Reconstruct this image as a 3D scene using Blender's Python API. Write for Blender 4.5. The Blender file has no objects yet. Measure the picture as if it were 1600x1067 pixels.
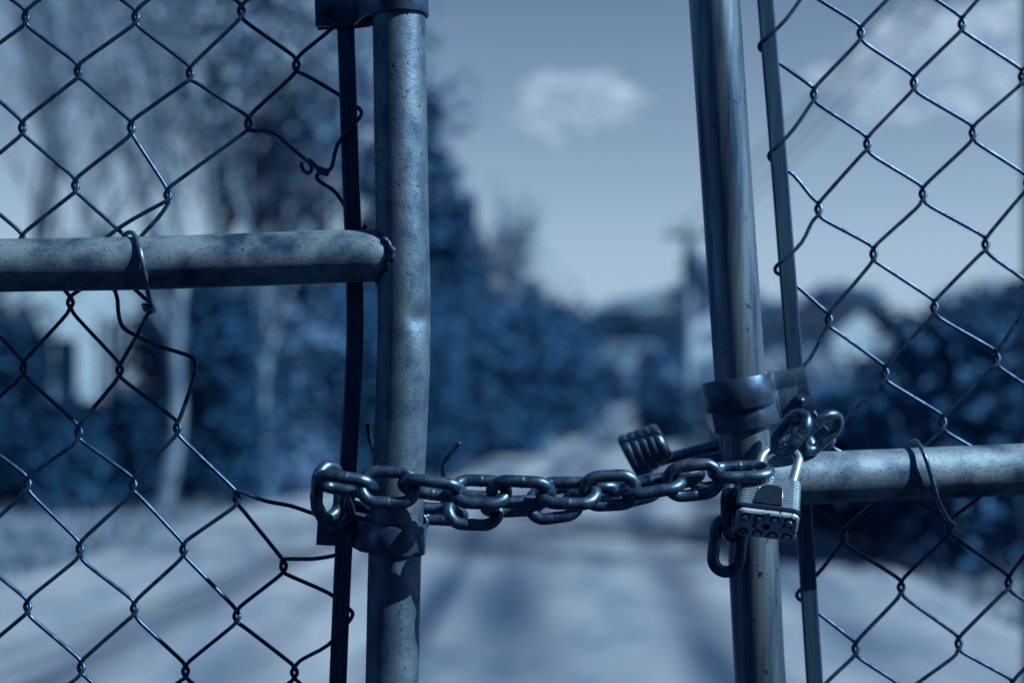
import bpy, math, random
import numpy as np
from mathutils import Vector, Matrix
R = math.radians
random.seed(7); rng = np.random.default_rng(7)
S = bpy.context.scene
COL = S.collection

# ------------------------------------------------------------------ camera
F = 2222.2                      # focal length in photograph pixels (50 mm on 36 mm, 1600 px)
PX = 1/1900.0                   # size of one photograph pixel on the gate plane (metres)
D = F*PX                        # camera to gate plane
ZC = 1.40                       # eye height
HY = 600.0                      # row of the horizon
cam_d = bpy.data.cameras.new('camera'); cam = bpy.data.objects.new('camera', cam_d); COL.objects.link(cam)
cam.location = (0, -D, ZC); cam.rotation_euler = (R(90), 0, 0)
cam_d.lens = 50; cam_d.sensor_width = 36; cam_d.shift_y = (HY-533.5)/1600
cam_d.clip_start = 0.05; cam_d.clip_end = 3000
cam_d.dof.use_dof = True; cam_d.dof.focus_distance = D-0.012; cam_d.dof.aperture_fstop = 3.0
cam_d.dof.aperture_blades = 0
S.camera = cam

# ------------------------------------------------------------------ sky, sun, exposure
SUN_DIR = Vector((0.64, -0.235, 0.62)).normalized()      # towards the sun
el = math.asin(SUN_DIR.z); az = math.atan2(SUN_DIR.x, SUN_DIR.y)
W = bpy.data.worlds.new('World'); S.world = W; W.use_nodes = True
nt = W.node_tree; nt.nodes.clear()
def N(t, ty, **k):
    n = t.nodes.new(ty)
    for a, b in k.items():
        if a == 'inp':
            for i, v in b.items(): n.inputs[i].default_value = v
        else: setattr(n, a, b)
    return n
def ramp(t, stops, interp='LINEAR'):
    n = t.nodes.new('ShaderNodeValToRGB'); cr = n.color_ramp; cr.interpolation = interp
    while len(cr.elements) < len(stops): cr.elements.new(0.5)
    for e, (p, c) in zip(cr.elements, stops):
        e.position = p; e.color = (*c, 1) if len(c) == 3 else c
    return n
sky = N(nt, 'ShaderNodeTexSky', sky_type='NISHITA', sun_disc=False, sun_elevation=el, sun_rotation=az, altitude=0, air_density=1.0, dust_density=1.0, ozone_density=1.0)
bw = N(nt, 'ShaderNodeRGBToBW'); nt.links.new(sky.outputs[0], bw.inputs[0])
flat = N(nt, 'ShaderNodeMath', operation='POWER', inp={1: 0.35}); nt.links.new(bw.outputs[0], flat.inputs[0])
tc = N(nt, 'ShaderNodeTexCoord'); sx = N(nt, 'ShaderNodeSeparateXYZ'); nt.links.new(tc.outputs['Generated'], sx.inputs[0])
rp = ramp(nt, [(0.0, (.225,.315,.405)), (.04, (.23,.32,.41)), (.10, (.21,.297,.39)), (.17, (.155,.232,.330)), (.27, (.098,.163,.258)), (.45, (.030,.09,.19)), (1.0, (.003,.035,.11))])
nt.links.new(sx.outputs[2], rp.inputs[0])
mul = N(nt, 'ShaderNodeVectorMath', operation='SCALE'); nt.links.new(rp.outputs[0], mul.inputs[0]); nt.links.new(flat.outputs[0], mul.inputs['Scale'])
bg = N(nt, 'ShaderNodeBackground', inp={1: 0.62}); nt.links.new(mul.outputs[0], bg.inputs[0])
out = N(nt, 'ShaderNodeOutputWorld'); nt.links.new(bg.outputs[0], out.inputs[0])
sd = bpy.data.lights.new('sun', 'SUN'); sun = bpy.data.objects.new('sun', sd); COL.objects.link(sun)
sd.energy = 5.0; sd.angle = R(0.55); sd.color = (0.96, 0.96, 0.92)
sun.rotation_euler = SUN_DIR.to_track_quat('Z', 'Y').to_euler(); sun.location = (5, 5, 10)
S.view_settings.view_transform = 'Standard'; S.view_settings.look = 'None'
S.view_settings.exposure = 0.65; S.view_settings.gamma = 1; S.view_settings.use_curve_mapping = False

# ------------------------------------------------------------------ helpers
def P(px, py, Y=0.0):
    """a point of the real place: the photograph's column and row seen at depth Y behind the gate plane"""
    d = Y + D
    return Vector(((px-800)/F*d, Y, ZC-(py-HY)/F*d))
def T(v, s=1.0):
    """bluish steel / leaf / earth tint of lightness v"""
    k = min(1, v/0.45)**1.25
    k2 = min(1, max(0, (v-.35)/.35))
    return (v*(0.03+0.38*k+.10*k2), v*(0.33+0.38*k+.07*k2), v)
def tag(o, label=None, cat=None, group=None, kind=None):
    if label: o['label'] = label
    if cat: o['category'] = cat
    if group: o['group'] = group
    if kind: o['kind'] = kind
    return o
def empty(name, loc=(0, 0, 0), **k):
    o = bpy.data.objects.new(name, None); COL.objects.link(o); o.location = loc; o.empty_display_size = .1
    return tag(o, **k)
class MB:
    def __init__(s): s.v = []; s.f = []; s.n = 0; s.sm = []
    def add(s, v, f, smooth=True):
        v = np.asarray(v, float).reshape(-1, 3); s.v.append(v)
        s.f += [tuple(int(i)+s.n for i in q) for q in f]; s.sm += [smooth]*len(f); s.n += len(v); return s
    def tube(s, pts, r, seg=8, sub=4, closed=False, smooth=True, prof=None, caps=True, spline=True):
        pts = np.array([tuple(p) for p in pts], float); rr = np.full(len(pts), r, float) if np.isscalar(r) else np.array(r, float)
        if spline and len(pts) > 2: pts, rr = catmull(pts, rr, sub, closed)
        n = len(pts)
        if closed: tg = np.roll(pts, -1, 0)-np.roll(pts, 1, 0)
        else: tg = np.gradient(pts, axis=0)
        tg /= np.linalg.norm(tg, axis=1)[:, None]+1e-12
        up = np.array((0, 1, 0.)) if abs(tg[0][1]) < .9 else np.array((1., 0, 0))
        u = up-tg[0]*np.dot(up, tg[0]); u /= np.linalg.norm(u)
        us = [u]
        for i in range(1, n):
            u = us[-1]-tg[i]*np.dot(us[-1], tg[i]); u /= np.linalg.norm(u)+1e-12; us.append(u)
        us = np.array(us)
        if closed:
            vfin = us[-1]-tg[0]*np.dot(us[-1], tg[0]); w0 = np.cross(tg[0], us[0])
            a = math.atan2(np.dot(vfin, w0), np.dot(vfin, us[0]))
            for i in range(n):
                an = -a*i/n; w = np.cross(tg[i], us[i]); us[i] = us[i]*math.cos(an)+w*math.sin(an)
        ws = np.cross(tg, us)
        if prof is None:
            t = np.linspace(0, 2*math.pi, seg, endpoint=False); prof = np.stack([np.cos(t), np.sin(t)], 1)
        else: prof = np.array(prof, float)
        seg = len(prof)
        V = pts[:, None]+rr[:, None, None]*(prof[None, :, 0, None]*us[:, None]+prof[None, :, 1, None]*ws[:, None])
        fs = []
        for i in range(n if closed else n-1):
            j = (i+1) % n
            for k in range(seg):
                l = (k+1) % seg; fs.append((i*seg+k, i*seg+l, j*seg+l, j*seg+k))
        if not closed and caps:
            fs.append(tuple(range(seg))[::-1]); fs.append(tuple((n-1)*seg+k for k in range(seg)))
        return s.add(V.reshape(-1, 3), fs, smooth)
    def box(s, c, size, M=None, smooth=False):
        c = Vector(c); h = Vector(size)*.5; v = []
        for z in (-1, 1):
            for y in (-1, 1):
                for x in (-1, 1):
                    p = Vector((x*h.x, y*h.y, z*h.z)); v.append(tuple(c+(M@p if M else p)))
        return s.add(v, [(0, 2, 3, 1), (4, 5, 7, 6), (0, 1, 5, 4), (2, 6, 7, 3), (0, 4, 6, 2), (1, 3, 7, 5)], smooth)
    def prism(s, poly, lo, hi, axis='z', smooth=False):
        """poly in the other two axes, extruded lo..hi"""
        n = len(poly); v = []
        for h in (lo, hi):
            for a, b in poly:
                v.append({'z': (a, b, h), 'y': (a, h, b), 'x': (h, a, b)}[axis])
        f = [tuple(range(n)), tuple(range(2*n-1, n-1, -1))]+[(i, i+n, (i+1) % n+n, (i+1) % n) for i in range(n)]
        return s.add(v, f, smooth)
    def build(s, name, mat, parent=None, auto=None):
        me = bpy.data.meshes.new(name); V = np.concatenate(s.v) if s.v else np.zeros((0, 3))
        me.from_pydata(V.tolist(), [], s.f); me.update()
        me.polygons.foreach_set('use_smooth', s.sm)
        import bmesh
        bm = bmesh.new(); bm.from_mesh(me)
        if len(bm.faces) < 60000: bmesh.ops.recalc_face_normals(bm, faces=bm.faces)
        if auto:
            for e in bm.edges:
                if len(e.link_faces) == 2 and e.calc_face_angle(0) > auto: e.smooth = False
        bm.to_mesh(me); bm.free()
        me.materials.append(mat)
        o = bpy.data.objects.new(name, me); COL.objects.link(o)
        if parent:
            o.parent = parent; o.matrix_parent_inverse = Matrix.Translation(parent.location).inverted() if False else o.matrix_parent_inverse
            if parent.get('_w'): pass
        return o
def catmull(p, r, sub, closed):
    n = len(p); out = []; ro = []
    for i in range(n if closed else n-1):
        g = (lambda k: k % n) if closed else (lambda k: min(max(k, 0), n-1))
        a, b, c, d = (p[g(i-1)], p[g(i)], p[g(i+1)], p[g(i+2)])
        for j in range(sub):
            t = j/sub; t2 = t*t; t3 = t2*t
            out.append(.5*((2*b)+(-a+c)*t+(2*a-5*b+4*c-d)*t2+(-a+3*b-3*c+d)*t3)); ro.append(r[g(i)]*(1-t)+r[g(i+1)]*t)
    if not closed: out.append(p[-1]); ro.append(r[-1])
    return np.array(out), np.array(ro)
def shift_children(root):
    """meshes are written in world coordinates: cancel the empty's own offset"""
    for ch in root.children:
        ch.matrix_parent_inverse = Matrix.Translation(-Vector(root.location))

# ------------------------------------------------------------------ materials
def mat(name, c1, c2=None, scale=5, rough=.8, metal=0.0, bump=0.0, bscale=None, detail=4, contrast=(.35, .65), spec=.3, dist=.01, stretch=None, coords='Object', speck=None, rough2=None):
    q_ = .76; c1 = tuple(x*q_ for x in c1); c2 = tuple(x*q_ for x in c2) if c2 else None
    m = bpy.data.materials.new(name); m.use_nodes = True; t = m.node_tree; t.nodes.clear()
    o = N(t, 'ShaderNodeOutputMaterial'); b = N(t, 'ShaderNodeBsdfPrincipled')
    b.inputs['Roughness'].default_value = rough; b.inputs['Metallic'].default_value = metal
    b.inputs['Specular IOR Level'].default_value = spec
    t.links.new(b.outputs[0], o.inputs[0])
    tcn = N(t, 'ShaderNodeTexCoord'); vec = tcn.outputs[coords]
    if stretch:
        mp = N(t, 'ShaderNodeMapping', inp={3: stretch}); t.links.new(vec, mp.inputs[0]); vec = mp.outputs[0]
    col = None
    if c2:
        n1 = N(t, 'ShaderNodeTexNoise', inp={'Scale': scale, 'Detail': detail, 'Roughness': .6}); t.links.new(vec, n1.inputs['Vector'])
        r1 = ramp(t, [(contrast[0], c1), (contrast[1], c2)]); t.links.new(n1.outputs[0], r1.inputs[0]); col = r1.outputs[0]
        if rough2 is not None:
            mr = N(t, 'ShaderNodeMapRange', inp={1: contrast[0], 2: contrast[1], 3: rough, 4: rough2}); t.links.new(n1.outputs[0], mr.inputs[0]); t.links.new(mr.outputs[0], b.inputs['Roughness'])
    if speck:                     # (scale, threshold, colour): small pits and stains
        n3 = N(t, 'ShaderNodeTexNoise', inp={'Scale': speck[0], 'Detail': 3, 'Roughness': .7}); t.links.new(tcn.outputs[coords], n3.inputs['Vector'])
        r3 = ramp(t, [(speck[1], (0, 0, 0)), (speck[1]+.05, (1, 1, 1))]); t.links.new(n3.outputs[0], r3.inputs[0])
        mx = N(t, 'ShaderNodeMix', data_type='RGBA'); t.links.new(r3.outputs[0], mx.inputs[0])
        if col: t.links.new(col, mx.inputs[6])
        else: mx.inputs[6].default_value = (*c1, 1)
        mx.inputs[7].default_value = (*speck[2], 1); col = mx.outputs[2]
    if col: t.links.new(col, b.inputs['Base Color'])
    else: b.inputs['Base Color'].default_value = (*c1, 1)
    if bump:
        n2 = N(t, 'ShaderNodeTexNoise', inp={'Scale': bscale or scale, 'Detail': 5, 'Roughness': .65}); t.links.new(vec, n2.inputs['Vector'])
        bp = N(t, 'ShaderNodeBump', inp={'Strength': bump, 'Distance': dist}); t.links.new(n2.outputs[0], bp.inputs['Height']); t.links.new(bp.outputs[0], b.inputs['Normal'])
    return m
M = {}
M['post'] = mat('weathered_galvanised_post', T(.20), T(.44), 45, .52, .75, .26, 480, contrast=(.3, .7), dist=.0016, stretch=(1, 1, .75), speck=(260, .63, T(.07)), spec=.25)
M['rail'] = mat('speckled_galvanised_rail', T(.15), T(.46), 30, .58, .55, .35, 900, contrast=(.35, .62), dist=.0009, stretch=(.9, 1, 1), speck=(420, .60, T(.07)), spec=.25)
M['rpost'] = mat('streaked_galvanised_post', T(.16), T(.50), 90, .42, .80, .22, 300, contrast=(.32, .68), dist=.0008, stretch=(1, 1, .07), spec=.3, speck=(90, .64, T(.12)))
M['bar'] = mat('dark_tension_bar_steel', T(.16), T(.25), 120, .42, .6, .1, 500, dist=.0004, stretch=(1, 1, .1))
M['band'] = mat('dark_band_steel', T(.18), T(.30), 70, .38, .65, .15, 400, dist=.0005)
M['rband'] = mat('worn_shiny_band_steel', T(.16), T(.34), 60, .40, .8, .15, 400, dist=.0005)
M['wire'] = mat('old_galvanised_wire', T(.10), T(.24), 150, .36, .75, .1, 900, dist=.0002)
M['tie'] = mat('bright_tie_wire', T(.25), T(.40), 200, .35, .7)
M['link'] = mat('oiled_steel_chain', T(.13), T(.36), 110, .34, .80, .28, 520, contrast=(.3, .7), dist=.0006, speck=(330, .64, T(.02)), rough2=.42)
M['weld'] = mat('weld_bead', T(.12), T(.25), 300, .4, .7, .5, 500, dist=.001)
M['lock'] = mat('laminated_padlock_steel', T(.6), T(.85), 130, .30, .80, .12, 700, dist=.0003, speck=(300, .68, T(.1)))
M['lockbottom'] = mat('rust_spotted_padlock_base', T(.65), T(.85), 120, .42, .45, .35, 400, dist=.0008, speck=(170, .56, T(.035)))
M['shackle'] = mat('bright_padlock_shackle', T(.65), T(.85), 150, .30, .80, .1, 600, dist=.0002)
M['black'] = mat('black_plate_paint', (.0015, .010, .03), (.003, .018, .045), 200, .75, 0, .2, 600, dist=.0004, spec=.08)
M['rubber'] = mat('dark_bumper', (.002, .012, .035), (.004, .02, .05), 200, .8, spec=.05)

# ------------------------------------------------------------------ ground, road, hill
def interp(x, xs, ys): return float(np.interp(x, xs, ys))
gm = MB()
xs = np.concatenate([[-900, -400, -150, -60], np.linspace(-30, 40, 57), [70, 150, 400, 900]]); ys = np.concatenate([[-300, -60, -20], np.linspace(-8, 70, 79), [90, 140, 250, 500, 1200]])
gx, gy = np.meshgrid(xs, ys); gz = rng.normal(0, .012, gx.shape)
gz[:, :2] = 0
V = np.stack([gx, gy, gz-.02], -1).reshape(-1, 3); nx = len(xs)
gm.add(V, [(j*nx+i, j*nx+i+1, (j+1)*nx+i+1, (j+1)*nx+i) for j in range(len(ys)-1) for i in range(nx-1)])
M['ground'] = mat('dry_pale_grass_ground', (.03, .08, .17), (.26, .36, .48), .9, .95, 0, .6, 14, contrast=(.38, .62), dist=.03, detail=8, spec=.1)
M['road'] = mat('pale_gravel_road', (.10, .175, .28), (.29, .385, .50), .75, .95, 0, .5, 40, contrast=(.36, .64), dist=.01, detail=9, spec=.1, stretch=(1.6, .5, 1))
tag(gm.build('ground', M['ground']), kind='structure')
def road_x(y):  # left and right edges of the drive
    return (interp(y, [-8, 6, 14, 21, 40, 62, 90], [-3.9, -3.7, -3.2, -1.5, .9, 2.9, 7]), interp(y, [-8, 6, 14, 25, 40, 62, 90], [3.0, 2.9, 2.95, 3.2, 4.6, 6.6, 12]))
from mathutils import noise as mnoise
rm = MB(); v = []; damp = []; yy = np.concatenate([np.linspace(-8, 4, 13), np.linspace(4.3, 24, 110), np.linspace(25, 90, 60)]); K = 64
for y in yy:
    a, b = road_x(y); c = (a+b)/2
    for k in range(K+1):
        u = k/K; x = a+(b-a)*u; w = 0
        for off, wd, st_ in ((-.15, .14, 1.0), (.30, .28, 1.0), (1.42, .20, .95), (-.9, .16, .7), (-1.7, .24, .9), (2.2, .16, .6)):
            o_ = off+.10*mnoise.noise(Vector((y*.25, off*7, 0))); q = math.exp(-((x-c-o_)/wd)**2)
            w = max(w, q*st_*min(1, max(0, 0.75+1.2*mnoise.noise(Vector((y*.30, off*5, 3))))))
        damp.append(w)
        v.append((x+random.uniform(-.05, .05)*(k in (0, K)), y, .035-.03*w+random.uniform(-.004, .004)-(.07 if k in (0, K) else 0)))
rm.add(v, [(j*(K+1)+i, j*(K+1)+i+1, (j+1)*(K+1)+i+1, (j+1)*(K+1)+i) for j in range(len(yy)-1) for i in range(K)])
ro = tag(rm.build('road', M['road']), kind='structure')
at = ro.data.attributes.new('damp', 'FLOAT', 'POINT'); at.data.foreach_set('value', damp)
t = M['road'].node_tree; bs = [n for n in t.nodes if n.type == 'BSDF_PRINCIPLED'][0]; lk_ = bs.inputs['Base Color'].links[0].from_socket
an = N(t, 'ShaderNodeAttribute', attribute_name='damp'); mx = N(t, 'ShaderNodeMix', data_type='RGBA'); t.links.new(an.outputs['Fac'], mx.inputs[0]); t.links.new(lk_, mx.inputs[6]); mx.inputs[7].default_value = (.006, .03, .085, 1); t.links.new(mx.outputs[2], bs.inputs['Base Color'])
hm = MB(); v = []; hx = np.linspace(-160, 190, 120); hy = np.linspace(85, 330, 26)
def hill_z(x, y):
    ridge = interp(x, [-160, -40, 0, 7, 20, 34, 60, 100, 190], [9, 8.5, 7.0, 5.6, 11.2, 9.4, 9.5, 13, 16])
    t = min(1, max(0, (y-85)/75)); return ridge*(t*t*(3-2*t))*(1+.25*max(0, (y-160)/170)*(x > 20))-.3
for y in hy:
    for x in hx: v.append((x, y, hill_z(x, y)+rng.normal(0, .06)))
n_ = len(hx)
hm.add(v, [(j*n_+i, j*n_+i+1, (j+1)*n_+i+1, (j+1)*n_+i) for j in range(len(hy)-1) for i in range(n_-1)])
M['hill'] = mat('hillside_scrub', T(.10), T(.30), .12, .95, 0, .5, 1, contrast=(.4, .6), dist=.3, detail=6, spec=.1)
tag(hm.build('hill', M['hill']), kind='structure')

# ------------------------------------------------------------------ vegetation
def leafmat(name, a, b, scale=1.2):
    m = mat(name, a, b, scale, .75, 0, 0, spec=.15, contrast=(.35, .65)); return m
M['leaf_dark'] = leafmat('evergreen_leaves', (.006,.06,.17), (.016,.105,.26))
M['leaf_con'] = leafmat('conifer_needles', (.006,.06,.17), (.022,.12,.28))
M['leaf_pale'] = leafmat('thin_autumn_leaves', (.10,.22,.38), (.28,.42,.58))
M['leaf_mid'] = leafmat('mid_leaves', (.03,.13,.30), (.11,.25,.48))
M['bark'] = mat('dark_bark', T(.05), T(.12), 8, .9, 0, .5, 20)
M['bark_pale'] = mat('pale_smooth_bark', T(.24), T(.42), 5, .8, 0, .3, 15)
def leaves(centers, n, spread, size, flat=0.0):
    """n small leaf-shaped quads scattered round the given centres"""
    c = np.array(centers); i = rng.integers(0, len(c), n)
    p = c[i]+rng.normal(0, 1, (n, 3))*np.array(spread)
    a = rng.normal(0, 1, (n, 3)); a[:, 2] *= (1-flat); a /= np.linalg.norm(a, axis=1)[:, None]
    b = rng.normal(0, 1, (n, 3)); b -= a*(a*b).sum(1)[:, None]; b /= np.linalg.norm(b, axis=1)[:, None]
    s = size*rng.uniform(.6, 1.4, n)[:, None]
    v = np.stack([p-a*s, p-b*s*.5, p+a*s, p+b*s*.5], 1).reshape(-1, 3)
    return v
def leaf_mesh(name, v, m, parent):
    n = len(v)//4; me = bpy.data.meshes.new(name); me.vertices.add(len(v)); me.vertices.foreach_set('co', v.ravel())
    me.loops.add(n*4); me.loops.foreach_set('vertex_index', np.arange(n*4)); me.polygons.add(n)
    me.polygons.foreach_set('loop_start', np.arange(n)*4); me.update(calc_edges=True); me.materials.append(m)
    o = bpy.data.objects.new(name, me); COL.objects.link(o); o.parent = parent; return o
def grow(mb, p, d, L, r, depth, tips, spreadv=.55, up=.12):
    d = d.normalized(); pts = [p]; q = p.copy(); dd = d.copy(); n = 4
    for i in range(n):
        dd = (dd+Vector((random.gauss(0, .12), random.gauss(0, .12), random.gauss(up*.5, .1)))).normalized(); q = q+dd*L/n; pts.append(q.copy())
    mb.tube(pts, np.linspace(r, r*.55, len(pts)), seg=6 if depth > 1 else 4, sub=2)
    if depth <= 1: tips += pts[1:]
    if depth == 0: return
    for k in range(random.choice((3, 4)) if depth > 1 else 3):
        a = pts[random.choice((2, 3, 4))]; e = (dd+Vector((random.gauss(0, spreadv), random.gauss(0, spreadv), random.gauss(up, spreadv*.6)))).normalized()
        grow(mb, a, e, L*random.uniform(.55, .8), r*.5, depth-1, tips, spreadv, up)
def deciduous(px, Y, h, label, group, lean=(0, 0), bark='bark', leaf='leaf_pale', nleaf=2500, lsize=.06, r=.09, spread=.25, depth=4, trunkfrac=.32, up=.35, sv=.5):
    b = P(px, HY, Y); loc = Vector((b.x, b.y, 0)); root = empty('deciduous_tree', loc, label=label, cat='tree', group=group)
    tm = MB(); tips = []; top = Vector((lean[0], lean[1], h*trunkfrac))
    pts = [Vector((0, 0, -.1)), top*.35+Vector((random.gauss(0, .05), 0, 0)), top*.7+Vector((random.gauss(0, .06), 0, 0)), top]
    tm.tube(pts, [r*1.3, r, r*.85, r*.7], seg=10, sub=3); tm.build('trunk', M[bark], root)
    bm_ = MB()
    for k in range(5):
        e = Vector((random.gauss(lean[0]*.3, sv), random.gauss(0, sv), 1.0)); grow(bm_, pts[-1] if k < 3 else pts[2], e, h*.30, r*.55, depth-1, tips, sv, up)
    bm_.build('branches', M[bark], root)
    random.shuffle(tips); tips = tips[:max(14, len(tips)//7)]
    if nleaf: leaf_mesh('crown', leaves([tuple(t) for t in tips], nleaf, (spread,)*3, lsize), M[leaf], root)
    return root
def bush(px, Y, w, h, label, group, leaf='leaf_dark', n=5000, size=.07, name='bush', zoff=0, x=None):
    b = P(px, HY, Y); loc = Vector((b.x if x is None else x, Y, zoff)); root = empty(name, loc, label=label, cat='bush' if h < 4 else 'tree', group=group)
    cs = []
    tm = MB()
    for k in range(26):
        t = random.uniform(0, 2*math.pi); rr = math.sqrt(random.random())*.42*w; z = random.uniform(.08, .9)*h
        f = math.sqrt(max(.15, 1-(z/h-.35)**2*1.9)); c = (math.cos(t)*rr*f, math.sin(t)*rr*f, z); cs.append(c)
        if k % 3 == 0: tm.tube([(0, 0, -.05), (c[0]*.3, c[1]*.3, c[2]*.5), c], [.05, .035, .015], seg=5, sub=2)
    tm.build('stems', M['bark'], root)
    leaf_mesh('foliage', leaves(cs, n, (w*.12, w*.12, h*.095), size), M[leaf], root)
    return root
def conifer(px, Y, h, w, label, group, n=14000, leaf='leaf_con', size=.10, lean=0):
    b = P(px, HY, Y); root = empty('conifer_tree', (b.x, Y, 0), label=label, cat='tree', group=group)
    tm = MB(); tm.tube([(0, 0, -.1), (lean*.4, 0, h*.5), (lean, 0, h)], [.16, .1, .02], seg=8, sub=3); tm.build('trunk', M['bark'], root)
    bm_ = MB(); cs = []
    k = 0
    z = h*.05
    while z < h*.98:
        f = (1-z/h)**.8; rad = w*.5*f*random.uniform(.75, 1.15)+.08
        for q in range(7 if f > .25 else 4):
            a = random.uniform(0, 2*math.pi); L = rad*random.uniform(.7, 1.15); ox = lean*z/h
            e = Vector((ox+math.cos(a)*L, math.sin(a)*L, z+L*random.uniform(-.05, .35)))
            bm_.tube([(ox, 0, z), ((e.x+ox)/2, e.y/2, z-.02), tuple(e)], [.035*f+.01, .02, .006], seg=4, sub=2)
            for s_ in np.linspace(.25, 1, 6): cs.append((ox+(e.x-ox)*s_, e.y*s_, z+(e.z-z)*s_-.03))
        z += h*random.uniform(.022, .036)
    bm_.build('branches', M['bark'], root)
    leaf_mesh('crown', leaves(cs, n, (.10*w/3, .10*w/3, .07), size, .3), M[leaf], root)
    return root
GT = 'trees and bushes left of the gravel drive'; GR = 'trees and bushes right of the gravel drive'
# bare and thinly leaved trees, left
deciduous(248, 14.5, 8.6, 'thin tree with one pale sunlit trunk, left of the drive behind the mesh', GT, lean=(.25, 0), bark='bark_pale', nleaf=2600, lsize=.06, r=.085, trunkfrac=.30, depth=5)
deciduous(418, 15.6, 7.8, 'pale forked tree right of the single pale trunk, close to the tension bar', GT, lean=(-.05, 0), bark='bark_pale', nleaf=4200, lsize=.06, r=.075, trunkfrac=.22)
deciduous(60, 27, 11, 'tall leafless tree above the white house, farthest left', GT, bark='bark', leaf='leaf_mid', nleaf=1200, r=.12, trunkfrac=.35)
deciduous(330, 16.6, 8.4, 'tall dark-barked tree with light leaves rising over the dark bushes', GT, bark='bark', leaf='leaf_mid', nleaf=6000, lsize=.07, r=.11, spread=.3, depth=5)
deciduous(440, 17.4, 7.0, 'dark-barked tree behind the left tension bar, leaning to the drive', GT, lean=(.05, 0), bark='bark', leaf='leaf_mid', nleaf=7000, lsize=.08, r=.1, spread=.3)
deciduous(775, 29, 5.0, 'small tree with a short pale leaning trunk in front of dark conifers', GT, lean=(.25, 0), bark='bark_pale', leaf='leaf_pale', nleaf=900, r=.10, trunkfrac=.42)
for a in [(-5, 15.5, 1.5, 2.3, 'dark bush at the left edge in front of the white house', 'leaf_dark'),
          (100, 15.0, 1.2, 1.15, 'low dark bush with a few lit leaves below the white house', 'leaf_dark'),
          (185, 15.2, 1.1, 1.2, 'low dark bush just left of the single pale trunk', 'leaf_dark'),
          (325, 15.6, 1.7, 2.7, 'dark rounded bush just right of the single pale trunk', 'leaf_dark'),
          (410, 16.8, 1.8, 2.6, 'lighter bush directly behind the pale forked tree', 'leaf_mid'),
          (505, 17.3, 1.7, 2.9, 'dark bush behind the left tension bar', 'leaf_dark'),
          (585, 18.6, 2.0, 3.1, 'dark bush behind the left gate post', 'leaf_dark'),
          (655, 20.4, 1.8, 2.5, 'dark bush at the foot of the big conifer', 'leaf_dark'),
          (745, 26, 2.6, 3.0, 'dark bush beside the drive between conifer and bend', 'leaf_dark'),
          (835, 36, 4.2, 4.0, 'broad dark bush where the drive bends out of view', 'leaf_dark')]:
    bush(a[0], a[1], a[2], a[3], a[4], GT, a[5], n=14000, size=.055 if a[1] < 25 else .10)
conifer(640, 23.5, 6.6, 4.2, 'big dark conifer whose ragged right side shows beside the left gate post', GT, n=20000)
conifer(718, 30, 5.6, 3.3, 'slimmer conifer just right of the big dark conifer', GT, n=9000)
conifer(826, 47, 5.0, 3.4, 'distant conifer at the bend of the drive', GT, n=8000, size=.14)
# right side
b_ = deciduous(1960, 9.6, 8.0, 'thinly leaved tree beside the drive, just right of the view, shading the gravel', GR, bark='bark', leaf='leaf_mid', nleaf=1500, r=.10, spread=.14)
for a in [(1560, 10.2, 2.2, 2.0, 'big dark bush at the right edge below the right rail', 'leaf_dark'),
          (1400, 12.6, 1.9, 1.4, 'low dark bush below the right rail beside the drive', 'leaf_dark'),
          (1330, 15.5, 1.6, 1.2, 'small dark bush behind the right tension bar', 'leaf_dark'),
          (1490, 14.5, 1.8, 1.9, 'tall dark bush above the right rail, left one', 'leaf_mid'),
          (1640, 13.5, 2.2, 2.3, 'tall dark bush above the right rail at the photo edge', 'leaf_dark'),
          (1230, 24, 2.6, 1.8, 'pale brushy scrub behind the right gate post', 'leaf_pale'),
          (1345, 22, 2.6, 1.45, 'dusky scrub bush between right post and far house', 'leaf_mid'),
          (1060, 33, 2.2, 1.5, 'small dark bush at the foot of the utility pole', 'leaf_dark')]:
    bush(a[0], a[1], a[2], a[3], a[4], GR, a[5], n=9000, size=.075)
bush(1590, 34, 5, 3.9, 'broad dark tree rising above the right rail near the photo edge', GR, 'leaf_dark', n=14000, size=.14, name='broad_tree')
bush(1215, 62, 4.5, 4.6, 'far dark tree between the right post and the far house', GR, 'leaf_mid', n=8000, size=.2, name='broad_tree')
bush(1560, 55, 6.5, 5.0, 'far dark tree beside the far house with the pale gable', GR, 'leaf_dark', n=8000, size=.2, name='broad_tree')
# scattered hillside trees
k = 0
HT = ['hillside tree left of the pale hill houses', 'hillside tree between the pale hill houses', 'hillside tree right of the utility pole']
for i in range(24):
    px = random.choice([random.uniform(640, 940), random.uniform(940, 1120), random.uniform(1120, 1700)]); Y = random.uniform(85, 165)
    x = (px-800)/F*(Y+D); z = hill_z(x, Y); j = 0 if px < 950 else 1 if px < 1090 else 2
    bush(0, Y, random.uniform(4, 8), random.uniform(3, 5), HT[j], HT[j].replace('tree', 'trees'), random.choice(('leaf_dark', 'leaf_mid', 'leaf_mid')), n=1500, size=.35, name='hillside_tree', zoff=z-.3, x=x)
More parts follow.
